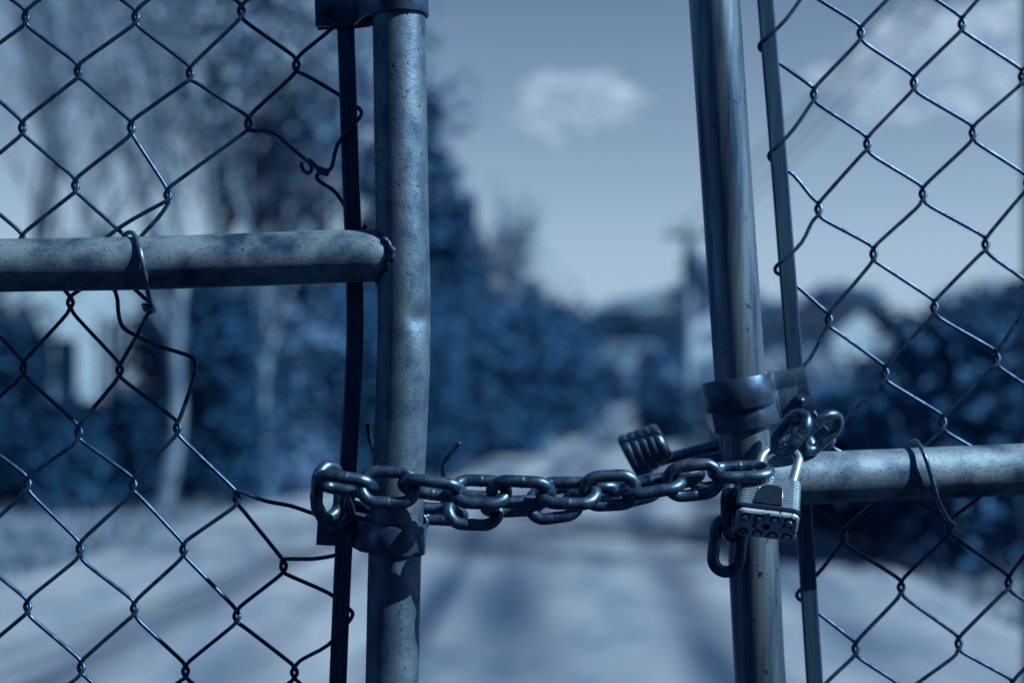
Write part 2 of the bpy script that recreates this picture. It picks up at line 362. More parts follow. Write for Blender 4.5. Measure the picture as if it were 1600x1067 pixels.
# unseen asphalt and evergreens, added to darken the shade side of the metal
M['asphalt'] = mat('dark_asphalt', T(.035), T(.06), 3, .9, 0, .3, 60, dist=.005, spec=.2)
st = MB(); v = []
for x in np.linspace(-120, 120, 61):
    for y in (-9.5, -6.5, -3.5, -.5): v.append((x, y, .075+.03*math.cos((y+5)*.35)))
st.add(v, [(i*4+j, (i+1)*4+j, (i+1)*4+j+1, i*4+j+1) for i in range(60) for j in range(3)]); tag(st.build('added_street', M['asphalt']), kind='structure')  # out-of-view strip, added to lower the fill from behind the camera
ap = MB(); v = []; ya = np.linspace(-.48, 4.0, 14);  # asphalt added out of view to cut ground bounce under the rails
for y in ya:
    for x in np.linspace(-4.6, 4.4, 12): v.append((x+random.uniform(-.1, .1), y, .085+random.uniform(-.003, .003)))
ap.add(v, [(j*12+i, j*12+i+1, (j+1)*12+i+1, (j+1)*12+i) for j in range(13) for i in range(11)]); tag(ap.build('added_apron', M['asphalt']), kind='structure')
for i, (x, y, lab) in enumerate([(-5.6, 2.2, 'unseen hedge bush added to darken shade, nearest the gate on the left of the drive'), (-6.0, 5.4, 'unseen hedge bush added to darken shade, second from the gate on the left of the drive'), (-6.2, 8.8, 'unseen hedge bush added to darken shade, third from the gate on the left of the drive')]):
    bush(0, y, 3.2, 3.2, lab, GT, 'leaf_dark', n=6000, size=.12, x=x)  # bushes added out of view to keep the posts' left sides dark
for i, (x, y, w_, h_) in enumerate([(-19, -12, 7, 7), (-12.5, -13.5, 7, 8), (-6.5, -12.5, 6.5, 7.5), (0, -13.5, 7, 8.5), (6, -12.5, 6.5, 7.5), (12, -13.5, 7, 8), (18.5, -12.5, 7, 7), (-25, -10, 7, 7)]):  # row added behind the camera to block fill on the metal
    bush(0, y, w_, h_, 'unseen dark evergreen added behind the camera to cut fill light, %s' % ['leftmost but one', 'third from the left end', 'fourth from the left end', 'straight opposite the gate', 'just right of the one opposite the gate', 'second from the right end', 'at the right end', 'at the left end'][i], 'unseen evergreens added behind the camera', 'leaf_dark', n=9000, size=.22, name='added_evergreen', x=x)
# grass tufts along the verges
gv = []
for i in range(9000):
    y = random.uniform(4, 34); a, b = road_x(y); side = random.random() < .5
    x = a-abs(random.gauss(0, 1.6))+.1 if side else b+abs(random.gauss(0, 1.4))-.1
    hgt = random.uniform(.05, .22); w = .012; t = random.uniform(0, math.pi); lx = random.gauss(0, .05); ly = random.gauss(0, .05)
    c, s_ = math.cos(t)*w, math.sin(t)*w
    gv += [(x-c, y-s_, -.03), (x+c, y+s_, -.03), (x+lx+c*.3, y+ly+s_*.3, hgt), (x+lx-c*.3, y+ly-s_*.3, hgt)]
M['grass'] = leafmat('dry_grass_blades', T(.14), T(.38), 2)
go = leaf_mesh('grass', np.array(gv), M['grass'], None); tag(go, 'dry grass tufts along both verges of the drive', 'grass', kind='stuff')

# ------------------------------------------------------------------ houses
M['white_wall'] = mat('white_painted_boards', T(.42), T(.55), 3, .8, 0, .1, 20)
M['wall_mid'] = mat('pale_render', T(.38), T(.5), 2, .9)
M['roof_dark'] = mat('dark_shingles', T(.05), T(.12), 4, .8, 0, .4, 12)
M['roof_pale'] = mat('pale_metal_roof', T(.28), T(.4), 2, .6)
M['glass'] = mat('window_glass', T(.05), None, rough=.08, spec=.6)
def house(px, Y, w, d, h, rh, label, wall, roof, z=0.0, wins=(), rot=R(38), posts=()):
    b = P(px, HY, Y); root = empty('house', (b.x, Y, z), label=label, cat='house', group='houses beyond the gate')
    root.rotation_euler.z = rot
    mb = MB(); mb.box((0, d/2, h/2-.5), (w, d, h+1)); mb.prism([(-w/2, h), (w/2, h), (0, h+rh-.12)], 0.01, d-.01, 'y'); mb.build('wall', M[wall], root)
    rb = MB(); ov = .35
    for s_ in (-1, 1):
        L = math.hypot(w/2+ov, rh*(1+ov/(w/2))); ang = math.atan2(rh, w/2)
        rb.box((s_*(w/4+ov/2), d/2, h+rh/2-rh*ov/w+.03), (L, d+2*ov, .14), Matrix.Rotation(s_*ang, 3, 'Y'))
    rb.build('roof', M[roof], root)
    for (x, zz, ww, hh) in wins:
        f = MB()
        for sx_ in (-1, 1): f.box((x+sx_*(ww/2), -.03, zz), (.08, .08, hh+.08))
        for sz in (-1, 1): f.box((x, -.031, zz+sz*hh/2), (ww-.08, .08, .08))
        f.box((x, -.03, zz), (.04, .05, hh-.08))
        wi = f.build('window', M['white_wall'], root)
        MB().box((x, -.012, zz), (ww-.06, .02, hh-.06)).build('pane', M['glass'], wi)
    for (x, y, hh) in posts:
        MB().box((x, y, hh/2-.2), (.2, .2, hh+.4)).build('porch_post', M['white_wall'], root)
    dr = MB().box((w*.3, -.02, .95), (.9, .06, 2.1)).build('door', M['roof_dark'], root)
    MB().box((w*.3-.33, -.07, 1.0), (.05, .05, .12)).build('handle', M['tie'], dr)
    return root
house(150, 21.5, 5.2, 7, 2.75, 1.0, 'white house behind the left mesh, below the left rail', 'white_wall', 'roof_pale', wins=[(-1.8, 1.6, .8, 1.1), (.28, 1.5, .35, 1.9), (-.7, 1.6, .8, 1.1)])
house(800, 66, 7, 6, 3.2, 1.3, 'pale-roofed house half hidden behind the distant conifer', 'wall_mid', 'roof_pale', wins=[(-1, 1.6, 1, 1.2)])
house(1350, 58, 3.9, 5, 3.7, 1.1, 'house with bright pale gable and dark roof above the right rail', 'white_wall', 'roof_dark', wins=[(-1.0, 1.7, .8, 1.2), (.2, 1.7, .8, 1.2)])
for px, Y, w, lab, wl, rf in [(975, 104, 6, 'leftmost small pale house on the far hillside', 'white_wall', 'roof_dark'), (1035, 132, 7, 'highest small pale house on the far hillside', 'wall_mid', 'roof_pale'),
                              (1012, 96, 5, 'lowest small pale house on the far hillside', 'wall_mid', 'roof_pale'), (1120, 118, 7, 'small house on the far hillside behind the right post', 'wall_mid', 'roof_dark')]:
    x = (px-800)/F*(Y+D); house(px, Y, w, 6, 2.8, 1.3, lab, wl, rf, z=hill_z(x, Y), wins=[(-1.5, 1.5, 1, 1.1), (0, 1.5, 1, 1.1)])

# ------------------------------------------------------------------ utility pole, cables, post
M['wood'] = mat('weathered_pole_wood', T(.34), T(.5), 3, .85, 0, .3, 20, stretch=(1, 1, .1))
M['cable'] = mat('black_cable', T(.03), rough=.6)
b = P(1075, HY, 44); pole = empty('utility_pole', (b.x, 44, 0), label='pale wooden utility pole with crossarm standing where the drive bends', cat='utility pole')
MB().tube([(0, 0, -.2), (0, 0, 3), (0, 0, 6.6)], [.20, .16, .13], seg=12, sub=2).build('pole', M['wood'], pole)
MB().box((0, -.17, 6.1), (1.5, .12, .14)).build('crossarm', M['bark'], pole)
tr = MB(); tr.tube([(.3, -.3, 4.9), (.3, -.3, 5.7)], .22, seg=14); tr.build('transformer', M['wall_mid'], pole)
for x in (-.65, -.35, .35, .65): MB().tube([(x, -.17, 6.17), (x, -.17, 6.22), (x, -.17, 6.32)], [.05, .06, .03], seg=8, sub=1).build('insulator', M['wall_mid'], pole)
for i, dx in enumerate((-.65, .1, .65)):
    a = Vector((b.x+dx, 43.83, 6.34)); e = P(1405+i*48, -10-i*16, 9+i*1.5); e2 = e+(e-a).normalized()*9; e2.z += 1.2
    mid = [a.lerp(e, t)+Vector((0, 0, -.9*4*t*(1-t)*.35)) for t in (.25, .5, .75)]
    o = MB().tube([a]+mid+[e, e2], .015, seg=6, sub=6).build('power_cable', M['cable'])
    tag(o, ['leftmost of the three overhead cables slanting up behind the right mesh', 'middle one of the three overhead cables slanting up behind the right mesh', 'rightmost of the three overhead cables slanting up behind the right mesh'][i], 'cable', 'overhead power cables')
b = P(1624, HY, 3.2); wp = empty('fence_post', (b.x, 3.2, 0), label='tall blurred dark post at the right edge of the photo', cat='post')
MB().tube([(0, 0, -.2), (0, 0, 1.2), (0, 0, 2.75)], .05, seg=16, sub=2).build('post', M['bar'], wp)
MB().tube([(0, 0, 2.751), (0, 0, 2.78), (0, 0, 2.81)], [.055, .05, .01], seg=16, sub=2).build('post_cap', M['bar'], wp)

# ------------------------------------------------------------------ clouds
def cloud(px, py, Y, wpx, hpx, label, dens=1.0):
    c = P(px, py, Y); k = (Y+D)/F; import bmesh; from mathutils import noise
    bm = bmesh.new(); me = bpy.data.meshes.new('cloud'); bmesh.ops.create_icosphere(bm, subdivisions=5, radius=1)
    for v in bm.verts:
        n_ = v.co.copy(); f = 1+.75*noise.fractal(n_*1.6+Vector((px, 0, 0)), .8, 2, 4); v.co = Vector((n_.x*wpx*.5*k*f, n_.y*wpx*.4*k*f, (n_.z*f+.25*n_.x)*hpx*.5*k))
    for f in bm.faces: f.smooth = True
    bm.to_mesh(me); bm.free()
    o = bpy.data.objects.new('cloud', me); COL.objects.link(o); o.location = c; me.materials.append(M['cloud'])
    return tag(o, label, 'cloud', 'clouds')
m = bpy.data.materials.new('thin_cloud'); m.use_nodes = True; t = m.node_tree; t.nodes.clear(); M['cloud'] = m
o_ = N(t, 'ShaderNodeOutputMaterial'); tr_ = N(t, 'ShaderNodeBsdfTransparent'); df = N(t, 'ShaderNodeBsdfDiffuse', inp={0: (.80, .90, 1.0, 1)}); tl = N(t, 'ShaderNodeBsdfTranslucent', inp={0: (.80, .90, 1.0, 1)})
m1 = N(t, 'ShaderNodeMixShader', inp={0: .6}); t.links.new(df.outputs[0], m1.inputs[1]); t.links.new(tl.outputs[0], m1.inputs[2])
lw = N(t, 'ShaderNodeLayerWeight', inp={0: .5}); mr = N(t, 'ShaderNodeMapRange', inp={1: 0.05, 2: .85, 3: .33, 4: 0.0}); t.links.new(lw.outputs['Facing'], mr.inputs[0])
m2 = N(t, 'ShaderNodeMixShader'); t.links.new(mr.outputs[0], m2.inputs[0]); t.links.new(tr_.outputs[0], m2.inputs[1]); t.links.new(m1.outputs[0], m2.inputs[2]); t.links.new(m2.outputs[0], o_.inputs[0])
cloud(893, 160, 900, 165, 84, 'small soft white cloud in the clear sky between the gate posts')
cloud(1500, 100, 900, 300, 150, 'wide bright cloud behind the right mesh near the top edge')
cloud(520, 175, 900, 200, 130, 'pale cloud behind the left mesh beside the tension bar')
random.seed(11)

# ------------------------------------------------------------------ left gate leaf
def gate_root(px, Y, label):
    b = P(px, HY, Y); return empty('chain_link_gate', (b.x, Y, 0), label=label, cat='gate', group='two leaves of the chain link gate')
def sweep_px(pts, Y, r, **k):
    return [P(x, y, Y) for x, y in pts]
WR = 1.75e-3; WH = 1.95e-3
def path_turns(seq, Y, P=P):
    """seq: (x, y, 'L'/'R') interlocking bends or (x, y, depth in mm) free points"""
    out = []; n = len(seq)
    def run(x, y, q):          # a point 15 px along the straight run towards the neighbour q
        if q is None or not isinstance(q[2], str): return None
        dx, dy = q[0]-x, q[1]-y; L = math.hypot(dx, dy)
        return (x+dx/L*15, y+dy/L*15)
    for i, q in enumerate(seq):
        x, y, s_ = q; pv = seq[i-1] if i else None; nx_ = seq[i+1] if i < n-1 else None
        if s_ in ('R', 'L'):
            g = 1 if s_ == 'R' else -1; h = WH*g; a = (x-2.2*g, y-11); b = (x-2.2*g, y+11)
            ra = run(*a, pv) or (None if pv and not isinstance(pv[2], str) else (x-13*g, y-22)); rb = run(*b, nx_) or (None if nx_ and not isinstance(nx_[2], str) else (x-13*g, y+22))
            if ra: out.append(P(*ra, Y+h))
            out += [P(*a, Y+h), P(x+3.5*g, y-3, Y+.0007*g), P(x+3.5*g, y+3, Y-.0007*g), P(*b, Y-h)]
            if rb: out.append(P(*rb, Y-h))
        elif s_ == 'BR':   # hooked round the right edge of the left tension bar
            out += [P(x-38, y-30, Y+.0045), P(x-14, y-14, Y+.0048), P(x-1, y-4, Y+.002), P(x, y+5, Y-.002), P(x-12, y+20, Y-.0052), P(x-36, y+50, Y-.0046)]
        elif s_ == 'BL':   # hooked round the left edge of the right tension bar
            out += [P(x+40, y-40, Y-.0046), P(x+13, y-14, Y-.0052), P(x+1, y-4, Y-.002), P(x, y+5, Y+.002), P(x+12, y+14, Y+.0048), P(x+38, y+32, Y+.0045)]
        else: out.append(P(x, y, Y+s_*.001))
    return out
def wire(seq, Y, parent, rad=WR, m='wire', name='wire', pf=P):
    pts = path_turns(seq, Y, pf)
    # small natural kinks between the bends
    for i in range(1, len(pts)-1):
        if (pts[i]-pts[i+1]).length > .015: pts[i] += Vector((random.gauss(0, .0006), 0, random.gauss(0, .0006)))
    return MB().tube(pts, rad, seg=8, sub=3).build(name, M[m], parent)
LY = 0.0; LMY = 0.0262          # left leaf plane, its mesh plane behind the rail
gl = gate_root(620, LY, 'left leaf of the gate, with the bent post and torn chain link mesh')
post_l = [(600, -600), (613, -300), (621, -60), (623, 0), (626, 200), (628.5, 350), (631.5, 480), (631, 530), (629, 600), (624.5, 700), (617, 870), (612.5, 1067), (606, 1300), (600, 1800), (596, 3100)]
RP = 41.5*PX
mb = MB(); pts = [P(x, y, LY) for x, y in post_l]; mb.tube(pts, RP, seg=48, sub=14)
Vv = mb.v[0]; dc = np.array(P(655, 497, LY-.012)); dd = np.linalg.norm((Vv-dc)*np.array((1, 1, 1.0)), axis=1); k = .0042*np.exp(-(dd/.011)**2)     # dent below the rail
ax = np.array(P(631, 497, LY)); dirv = ax-Vv; dirv[:, 2] = 0; dirv /= np.linalg.norm(dirv, axis=1)[:, None]; Vv += dirv*k[:, None]
mb.build('post', M['post'], gl)
# rail, welded to the post
xe = 606
mb = MB(); pts = [P(x, y, LY) for x, y in [(-640, 431), (-300, 423), (0, 415), (200, 412), (400, 405.5), (540, 400.5), (585, 400), (xe, 400)]]
mb.tube(pts, [41.5*PX]*6+[40.5*PX, 37.5*PX], seg=48, sub=8); mb.build('rail', M['rail'], gl)
wp_ = []
for a in np.linspace(0, 2*math.pi, 44, endpoint=False):
    yv = -math.cos(a)*39.5*PX; zv = math.sin(a)*41*PX; xc = P(629.5, 400, 0).x-math.sqrt(max(0, RP**2-yv*yv))*(.93+.0*a)-.0002
    wp_.append((xc+random.gauss(0, .0003), yv+LY, P(0, 400, 0).z+zv+random.gauss(0, .0005)))
MB().tube(wp_, [.0024+.0005*math.sin(i*1.9)+random.uniform(-.0002, .0002) for i in range(len(wp_))], seg=8, sub=3, closed=True).build('weld', M['weld'], gl)
for y in (-560, 2960):          # top and bottom rails, hinge post: outside the photograph
    MB().tube([P(-640, y, LY), P(598, y, LY)], RP, seg=32).build('rail', M['rail'], gl)
MB().tube([P(-660, -640, LY), P(-660, 3080, LY)], RP, seg=32).build('hinge_post', M['post'], gl)
bar_l = [(528, -560), (534, -200), (539, 0), (543, 120), (549, 300), (554, 420), (555, 520), (552, 600), (546, 700), (540, 800), (535, 900), (528, 1067), (520, 1300), (515, 2900)]
HB = 13.5*PX
rect = [(-1, -1), (1, -1), (1, 1), (-1, 1)]
def flatbar(pts, Y, halfw, thick, mat_, parent, name='tension_bar'):
    V = []; fs = []; P3 = [P(x, y, Y) for x, y in pts]; A, _ = catmull(np.array([tuple(p) for p in P3]), np.ones(len(P3)), 6, False)
    pr = [(-1, -.6), (-.8, -1), (.8, -1), (1, -.6), (1, .6), (.8, 1), (-.8, 1), (-1, .6)]
    for a in A:
        for (u, w) in pr: V.append((a[0]+u*halfw, a[1]+w*thick/2, a[2]))
    n = len(A); k8 = len(pr)
    for i in range(n-1):
        for k in range(k8): l = (k+1) % k8; fs.append((i*k8+k, i*k8+l, (i+1)*k8+l, (i+1)*k8+k))
    fs += [tuple(range(k8)), tuple((n-1)*k8+k for k in range(k8))]
    return MB().add(V, fs, False).build(name, mat_, parent)
flatbar(bar_l, LMY, HB*1.02, .0050, M['bar'], gl)
MB().tube([P(572, 352, LMY-.006), P(566, 362, LMY-.006), P(563, 376, LMY-.004)], .0022, seg=8, sub=3).build('wire_stub', M['wire'], gl)
# left mesh lattice
LK = {(0, 0): (40, 27), (2, 0): (212, 27), (4, 0): (377, 18), (1, 1): (122, 112), (3, 1): (297, 115), (5, 1): (463, 102), (0, 2): (35, 200), (2, 2): (205, 200), (4, 2): (388, 193),
      (1, 3): (118, 290), (3, 3): (262, 305), (0, 4): (35, 376), (2, 4): (210, 392), (1, 5): (110, 473), (0, 6): (37, 575), (2, 6): (187, 578), (1, 7): (123, 675), (3, 7): (277, 668),
      (0, 8): (43, 755), (2, 8): (208, 757), (4, 8): (370, 778), (1, 9): (125, 857), (3, 9): (287, 858), (5, 9): (443, 884), (0, 10): (43, 947), (2, 10): (210, 950), (4, 10): (370, 962),
      (1, 11): (127, 1042), (3, 11): (290, 1048), (5, 11): (460, 1050)}
def lk(c, r):
    if (c, r) in LK: return LK[(c, r)]
    x = 40+84*c-(.055*(r-11)*87 if r > 11 else 0); y = (27+86.5*r) if r <= 4 else (473 if r == 5 else 575+(r-6)*93)
    h = math.sin(c*12.9+r*78.2)*43758.5; h -= math.floor(h)
    return (x+(h-.5)*7, y+(h*7 % 1-.5)*7)
RMIN, RMAX = -6, 30
def lturns(k, r0, r1):
    o = []
    for r in range(r0, r1+1):
        c = k if (k+r) % 2 == 0 else k+1; x, y = lk(c, r)
        if c == 6:
            bx = float(np.interp(y, [p[1] for p in bar_l], [p[0] for p in bar_l])); y2 = {0: -5, 2: 176, 10: 958}.get(r, y); o.append((bx+17 if r != 2 else 564, y2, 'BR'))
        else: o.append((x, y, 'L' if c == k else 'R'))
    return o
for k in range(-8, 2): wire(lturns(k, RMIN, RMAX), LMY, gl)
wire(lturns(2, RMIN, 3)+[(205, 345, -1.5), (165, 371, -1.5), (140, 395, 0), (150, 425, 0), (180, 455, 0), (186, 495, 0), (198, 517, 0), (250, 539, 0), (296, 556, 0), (305, 566, -.5), (302, 590, -1), (288, 634, -2)]+lturns(3, 7, RMAX), LMY, gl)
wire(lturns(3, RMIN, 3)+[(243, 340, 1), (218, 370, 1), (200, 400, 1), (203, 440, 1), (214, 457, 1), (235, 474, -1), (240, 487, -2.5), (232, 490, -2), (214, 522, -1)]+lturns(2, 6, RMAX), LMY, gl)
wire(lturns(4, RMIN, 2)+[(425, 208, 0), (455, 232, 0), (478, 250, -1), (497, 262, -2), (511, 268, -3), (510, 273, -5), (500, 268, -6), (488, 254, -6), (482, 251, -4), (487, 262, 2), (484, 270, 3), (477, 269, 2), (472, 262, 0), (472, 253, -1)], LMY, gl)
wire([(528, 803, 6), (505, 804, 1), (486, 800, -1), (455, 788, -2), (415, 783, -2)]+lturns(4, 8, RMAX), LMY, gl)
wire(lturns(5, RMIN, 2)+[(518, 262, -3), (507, 267, -2), (497, 272, -1), (495, 278, 1), (501, 285, 1), (520, 297, 1), (535, 318, 4), (550, 345, 5)], LMY, gl)
wire([(548, 858, 4), (530, 866, 3), (490, 872, -1)]+lturns(5, 9, RMAX), LMY, gl)
# brace bands
def band(cx, cy, Y, xe, hgt, tilt, parent, m, side=-1, yb=.0, R0=RP, gap=.0035, r_out=None, bolt=True, boltmat='weld'):
    """strap round the post at (cx, cy); both ends run out to column xe past the tension bar"""
    th = .0028; ro = R0+th/2+.0004; A = []
    e = (xe-cx)*PX*side; n = 18
    top = [(e, yb-.0055), (e*.55, yb-.0055)]
    a0 = R(128)
    for q in np.linspace(a0, -a0, 30): A.append((-math.cos(q)*ro*1.0, -math.sin(q)*ro))
    pts = top+[(max(e*.40, ro*.80), (yb-.0055)*.25-ro*.5)]+A+[(max(e*.40, ro*.8), (yb+.0055)*.75+ro*.2), (e*.55, yb+.0055), (e, yb+.0055)]
    pts = [(u*1.0, w) for u, w in pts]
    c = P(cx, cy, Y); V = []; fs = []; pts = np.array(pts)
    nr = np.gradient(pts, axis=0); nr = np.stack([-nr[:, 1], nr[:, 0]], 1); nr /= np.linalg.norm(nr, axis=1)[:, None]
    h = hgt*PX/2
    rows = []
    for (s_, zz) in ((-1, -h*.94), (-1, h*.94), (-.6, h), (.6, h), (1, h*.94), (1, -h*.94), (.6, -h), (-.6, -h)):
        rows.append([(p[0]*side+nr[i][0]*side*s_*th/2, p[1]+nr[i][1]*s_*th/2, zz) for i, p in enumerate(pts)])
    Mt = Matrix.Rotation(tilt, 3, 'Y'); n = len(pts)
    for i in range(n):
        for r_ in rows: V.append(tuple(c+Mt@Vector(r_[i])))
    for i in range(n-1):
        for k in range(8): l = (k+1) % 8; fs.append((i*8+k, i*8+l, (i+1)*8+l, (i+1)*8+k))
    fs += [tuple(range(8)), tuple((n-1)*8+k for k in range(8))]
    o = MB().add(V, fs, True).build('brace_band', m, parent, auto=.7)
    if bolt:
        bx = Vector(((e-.0105)*side, yb-.0055-th/2, 0)); bl = MB()
        for (r0, y0, y1, sg) in ((.0058, 0, -.0014, 20), (.0046, -.0015, -.0052, 6)):
            ring = []
            for yq in (y0, y1):
                for q in range(sg): a = 2*math.pi*q/sg; ring.append(tuple(c+Mt@(bx+Vector((math.cos(a)*r0, yq, math.sin(a)*r0)))))
            bl.add(ring, [tuple(range(sg)), tuple(range(sg, 2*sg))]+[(q, (q+1) % sg, (q+1) % sg+sg, q+sg) for q in range(sg)], False)
        p0 = c+Mt@(bx+Vector((0, -.0052, 0))); p1 = c+Mt@(bx+Vector((0, -.0085, 0))); bl.tube([p0, p1], .0026, seg=12)
        bl.build('bolt', M[boltmat], o)
    return o
band(622, 2, LY, 487, 50, R(-2.5), gl, M['band'], -1, LMY-LY, RP, boltmat='weld')
band(618, 840, LY, 490, 46, R(3.5), gl, M['band'], -1, LMY-LY, RP*1.01, boltmat='band')
# tie wire round the left rail
def tie(seq, parent, m='tie', r=2.0e-3, name='tie_wire'):
    return MB().tube([P(x, y, Y) for x, y, Y in seq], r, seg=10, sub=6).build(name, M[m], parent)
tie([(190, 400, .030), (193, 372, .018), (203, 363, .002), (213, 372, -.014), (221, 400, -.0245), (227, 432, -.020), (231, 455, -.004), (236, 477, .018), (237, 486, .022), (229, 485, .030), (224, 477, .028), (229, 478, .018), (238, 489, .020)], gl, 'tie')
for o in gl.children: pass

# ------------------------------------------------------------------ right gate leaf
RY = 0.050; RMY = 0.076; RSW = 0.085
def PR(x, y, Y): return P(x, y, Y+RSW*(x-1150)*PX)
gr = gate_root(1180, RY, 'right leaf of the gate, whose leaning post carries the padlock')
post_r = [(1078, -600), (1097, -300), (1116, 0), (1134, 267), (1154, 560), (1164, 700), (1176, 850), (1188, 1067), (1202, 1300), (1230, 1900), (1270, 3050)]
kR = (RY+D)/F; RR = 39.5*kR
MB().tube([P(x, y, RY) for x, y in post_r], RR, seg=48, sub=10).build('post', M['rpost'], gr)
MB().tube([PR(x, y, RY) for x, y in [(1185, 750), (1300, 745.5), (1450, 739), (1600, 733), (1900, 722), (2240, 708)]], 41*kR, seg=48, sub=6).build('rail', M['rail'], gr)
for y in (-560, 2960):
    MB().tube([P(1100 if y < 0 else 1262, y, RY), PR(2240, y, RY)], RR, seg=32).build('rail', M['rail'], gr)
MB().tube([PR(2260, -640, RY), PR(2260, 3080, RY)], RR, seg=32).build('hinge_post', M['rpost'], gr)
bar_r = [(1150, -560), (1180, -200), (1196, 0), (1218, 267), (1230, 420), (1241, 560), (1250, 700), (1259, 850), (1273, 1067), (1288, 1300), (1340, 2900)]
flatbar(bar_r, RMY, 12.8*(RMY+D)/F, .0050, M['bar'], gr)
RK = {(2, -1): (1345, 52), (4, -1): (1503, 38), (1, 0): (1272, 148), (3, 0): (1428, 130), (5, 0): (1597, 120), (2, 1): (1355, 225), (4, 1): (1520, 208), (1, 2): (1279, 327), (3, 2): (1442, 303),
      (2, 3): (1365, 397), (4, 3): (1540, 382), (1, 4): (1295, 500), (3, 4): (1460, 480), (2, 5): (1383, 583), (4, 5): (1557, 560), (1, 6): (1299, 688), (3, 6): (1473, 660), (2, 7): (1395, 752), (4, 7): (1568, 738),
      (1, 8): (1318, 837), (3, 8): (1484, 822), (2, 9): (1408, 917), (4, 9): (1576, 910), (1, 10): (1337, 1013), (3, 10): (1498, 1005)}
BW = {-1: (1187, 72), 1: (1202, 243), 3: (1212, 420), 5: (1225, 600), 7: (1237, 765), 9: (1246, 928)}
def rk(c, r):
    if (c, r) in RK: return RK[(c, r)]
    y = 148+86.5*r-8.5*(c-1); x = 1272+80.5*(c-1)+.072*(y-148)
    h = math.sin(c*22.9+r*58.2)*4758.5; h -= math.floor(h)
    return (x+(h-.5)*7, y+(h*7 % 1-.5)*7)
def rturns(k, r0, r1):
    o = []
    for r in range(r0, r1+1):
        c = k if (k+r) % 2 == 1 else k+1
        if c == 0:
            if r in BW: x, y = BW[r]
            else: y = 148+86.5*r; x = float(np.interp(y, [p[1] for p in bar_r], [p[0] for p in bar_r]))-16
            o.append((x, y, 'BL'))
        else:
            x, y = rk(c, r); o.append((x, y, 'L' if c == k else 'R'))
    return o
for k in range(0, 11): wire(rturns(k, -7, 31), RMY, gr, pf=PR)
band(1155, 614, RY, 1274, 50, R(-9), gr, M['rband'], 1, RMY-RY, RR*1.24, bolt=False)
band(1160, 645, RY, 1283, 52, R(-11), gr, M['rband'], 1, RMY-RY, RR*1.06, boltmat='band')
tie([(1420, 745, .092), (1419, 705, .080), (1427, 689, .062), (1438, 697, .046), (1448, 720, .036), (1458, 755, .039), (1466, 782, .054), (1478, 806, .074), (1490, 820, .088)], gr)
for g in (gl, gr): shift_children(g)
# bolts are children of bands: world coordinates too (bands already carry the inverse)

# ------------------------------------------------------------------ chain
ch = empty('chain', tuple(P(870, 770, 0)), label='heavy steel chain looped round both gate posts and ending at the padlock', cat='chain')
def link(cx, cy, Y, ang, roll, L=100, Wd=66, d=19, yaw=0, weld=True):
    """one chain link; ang = direction of its long axis in the picture plane, roll about that axis (0 = seen face on)"""
    hl = (L-d)/2*PX; hw = (Wd-d)/2*PX; st = hl-hw; pts = []
    for q in np.linspace(-90, 90, 9): pts.append((st+hw*math.cos(R(q)), 0, hw*math.sin(R(q))))
    pts.append((0, 0, hw))
    for q in np.linspace(90, 270, 9): pts.append((-st+hw*math.cos(R(q)), 0, hw*math.sin(R(q))))
    pts.append((0, 0, -hw))
    Mt = Matrix.Rotation(-R(ang), 4, 'Y') @ Matrix.Rotation(R(yaw), 4, 'Z') @ Matrix.Rotation(R(roll), 4, 'X')
    rr = [d*PX/2]*len(pts); c = P(cx, cy, Y)
    mb = MB().tube([c+Mt.to_3x3()@Vector(p) for p in pts], rr, seg=16, sub=3, closed=True)
    if weld:
        for p0, p1 in (((-.0014, 0, hw), (.0014, 0, hw)),):
            sd_ = random.choice((-1, 1)); mb.tube([c+Mt.to_3x3()@Vector((x, 0, hw*sd_)) for x in (-.0022, -.0012, .0002, .0014, .0022)], [d*PX/2*.97, d*PX/2*1.02, d*PX/2*1.05, d*PX/2*1.02, d*PX/2*.97], seg=16, sub=2)
    return mb.build('link', M['link'], ch)
FY = -.038
front = [(513, 768, -.010, 88, 50, 98), (541, 756, -.036, -9, 62, 102), (607, 761, -.044, -2, -15, 100), (675, 762, -.041, -8, 62, 106), (750, 768, -.040, -2, -48, 98),
         (814, 769, FY, -3, 42, 107), (888, 770, FY, -1, -52, 101), (953, 766, -.032, 3, 16, 98), (1019, 759, -.030, 9, -72, 106), (1083, 750, -.028, 6, 14, 98), (1158, 737, -.022, 2, -74, 104)]
for x, y, Y, a, r_, L in front: link(x, y, Y, a, r_, L)
rear = [(520, 790, .008, -70, -30, 92), (572, 803, .050, -12, 60, 98), (628, 806, .052, 0, -30, 98), (685, 803, .040, -3, 62, 98), (740, 797, .014, -2, -22, 98), (800, 791, .012, 3, 66, 102), (866, 786, .012, 8, -22, 98),
        (925, 775, .012, 12, 60, 98), (990, 768, .014, 14, -60, 100), (1055, 752, .020, 16, 70, 100), (1115, 738, .050, 12, -30, 98), (1175, 725, .085, 12, 60, 98), (1232, 706, .085, 26, -30, 98)]
for x, y, Y, a, r_, L in rear: link(x, y, Y, a, r_, L, weld=(x % 2 == 0))
link(1282, 676, .034, 42, 38, 90, 60, 18)
link(1236, 676, .010, 56, -58, 86, 60, 18)
link(1142, 800, -.008, 92, 66, 92)
link(1137, 851, -.010, 84, 10, 102, 62)
link(1168, 765, -.004, 60, 70, 90)
shift_children(ch)

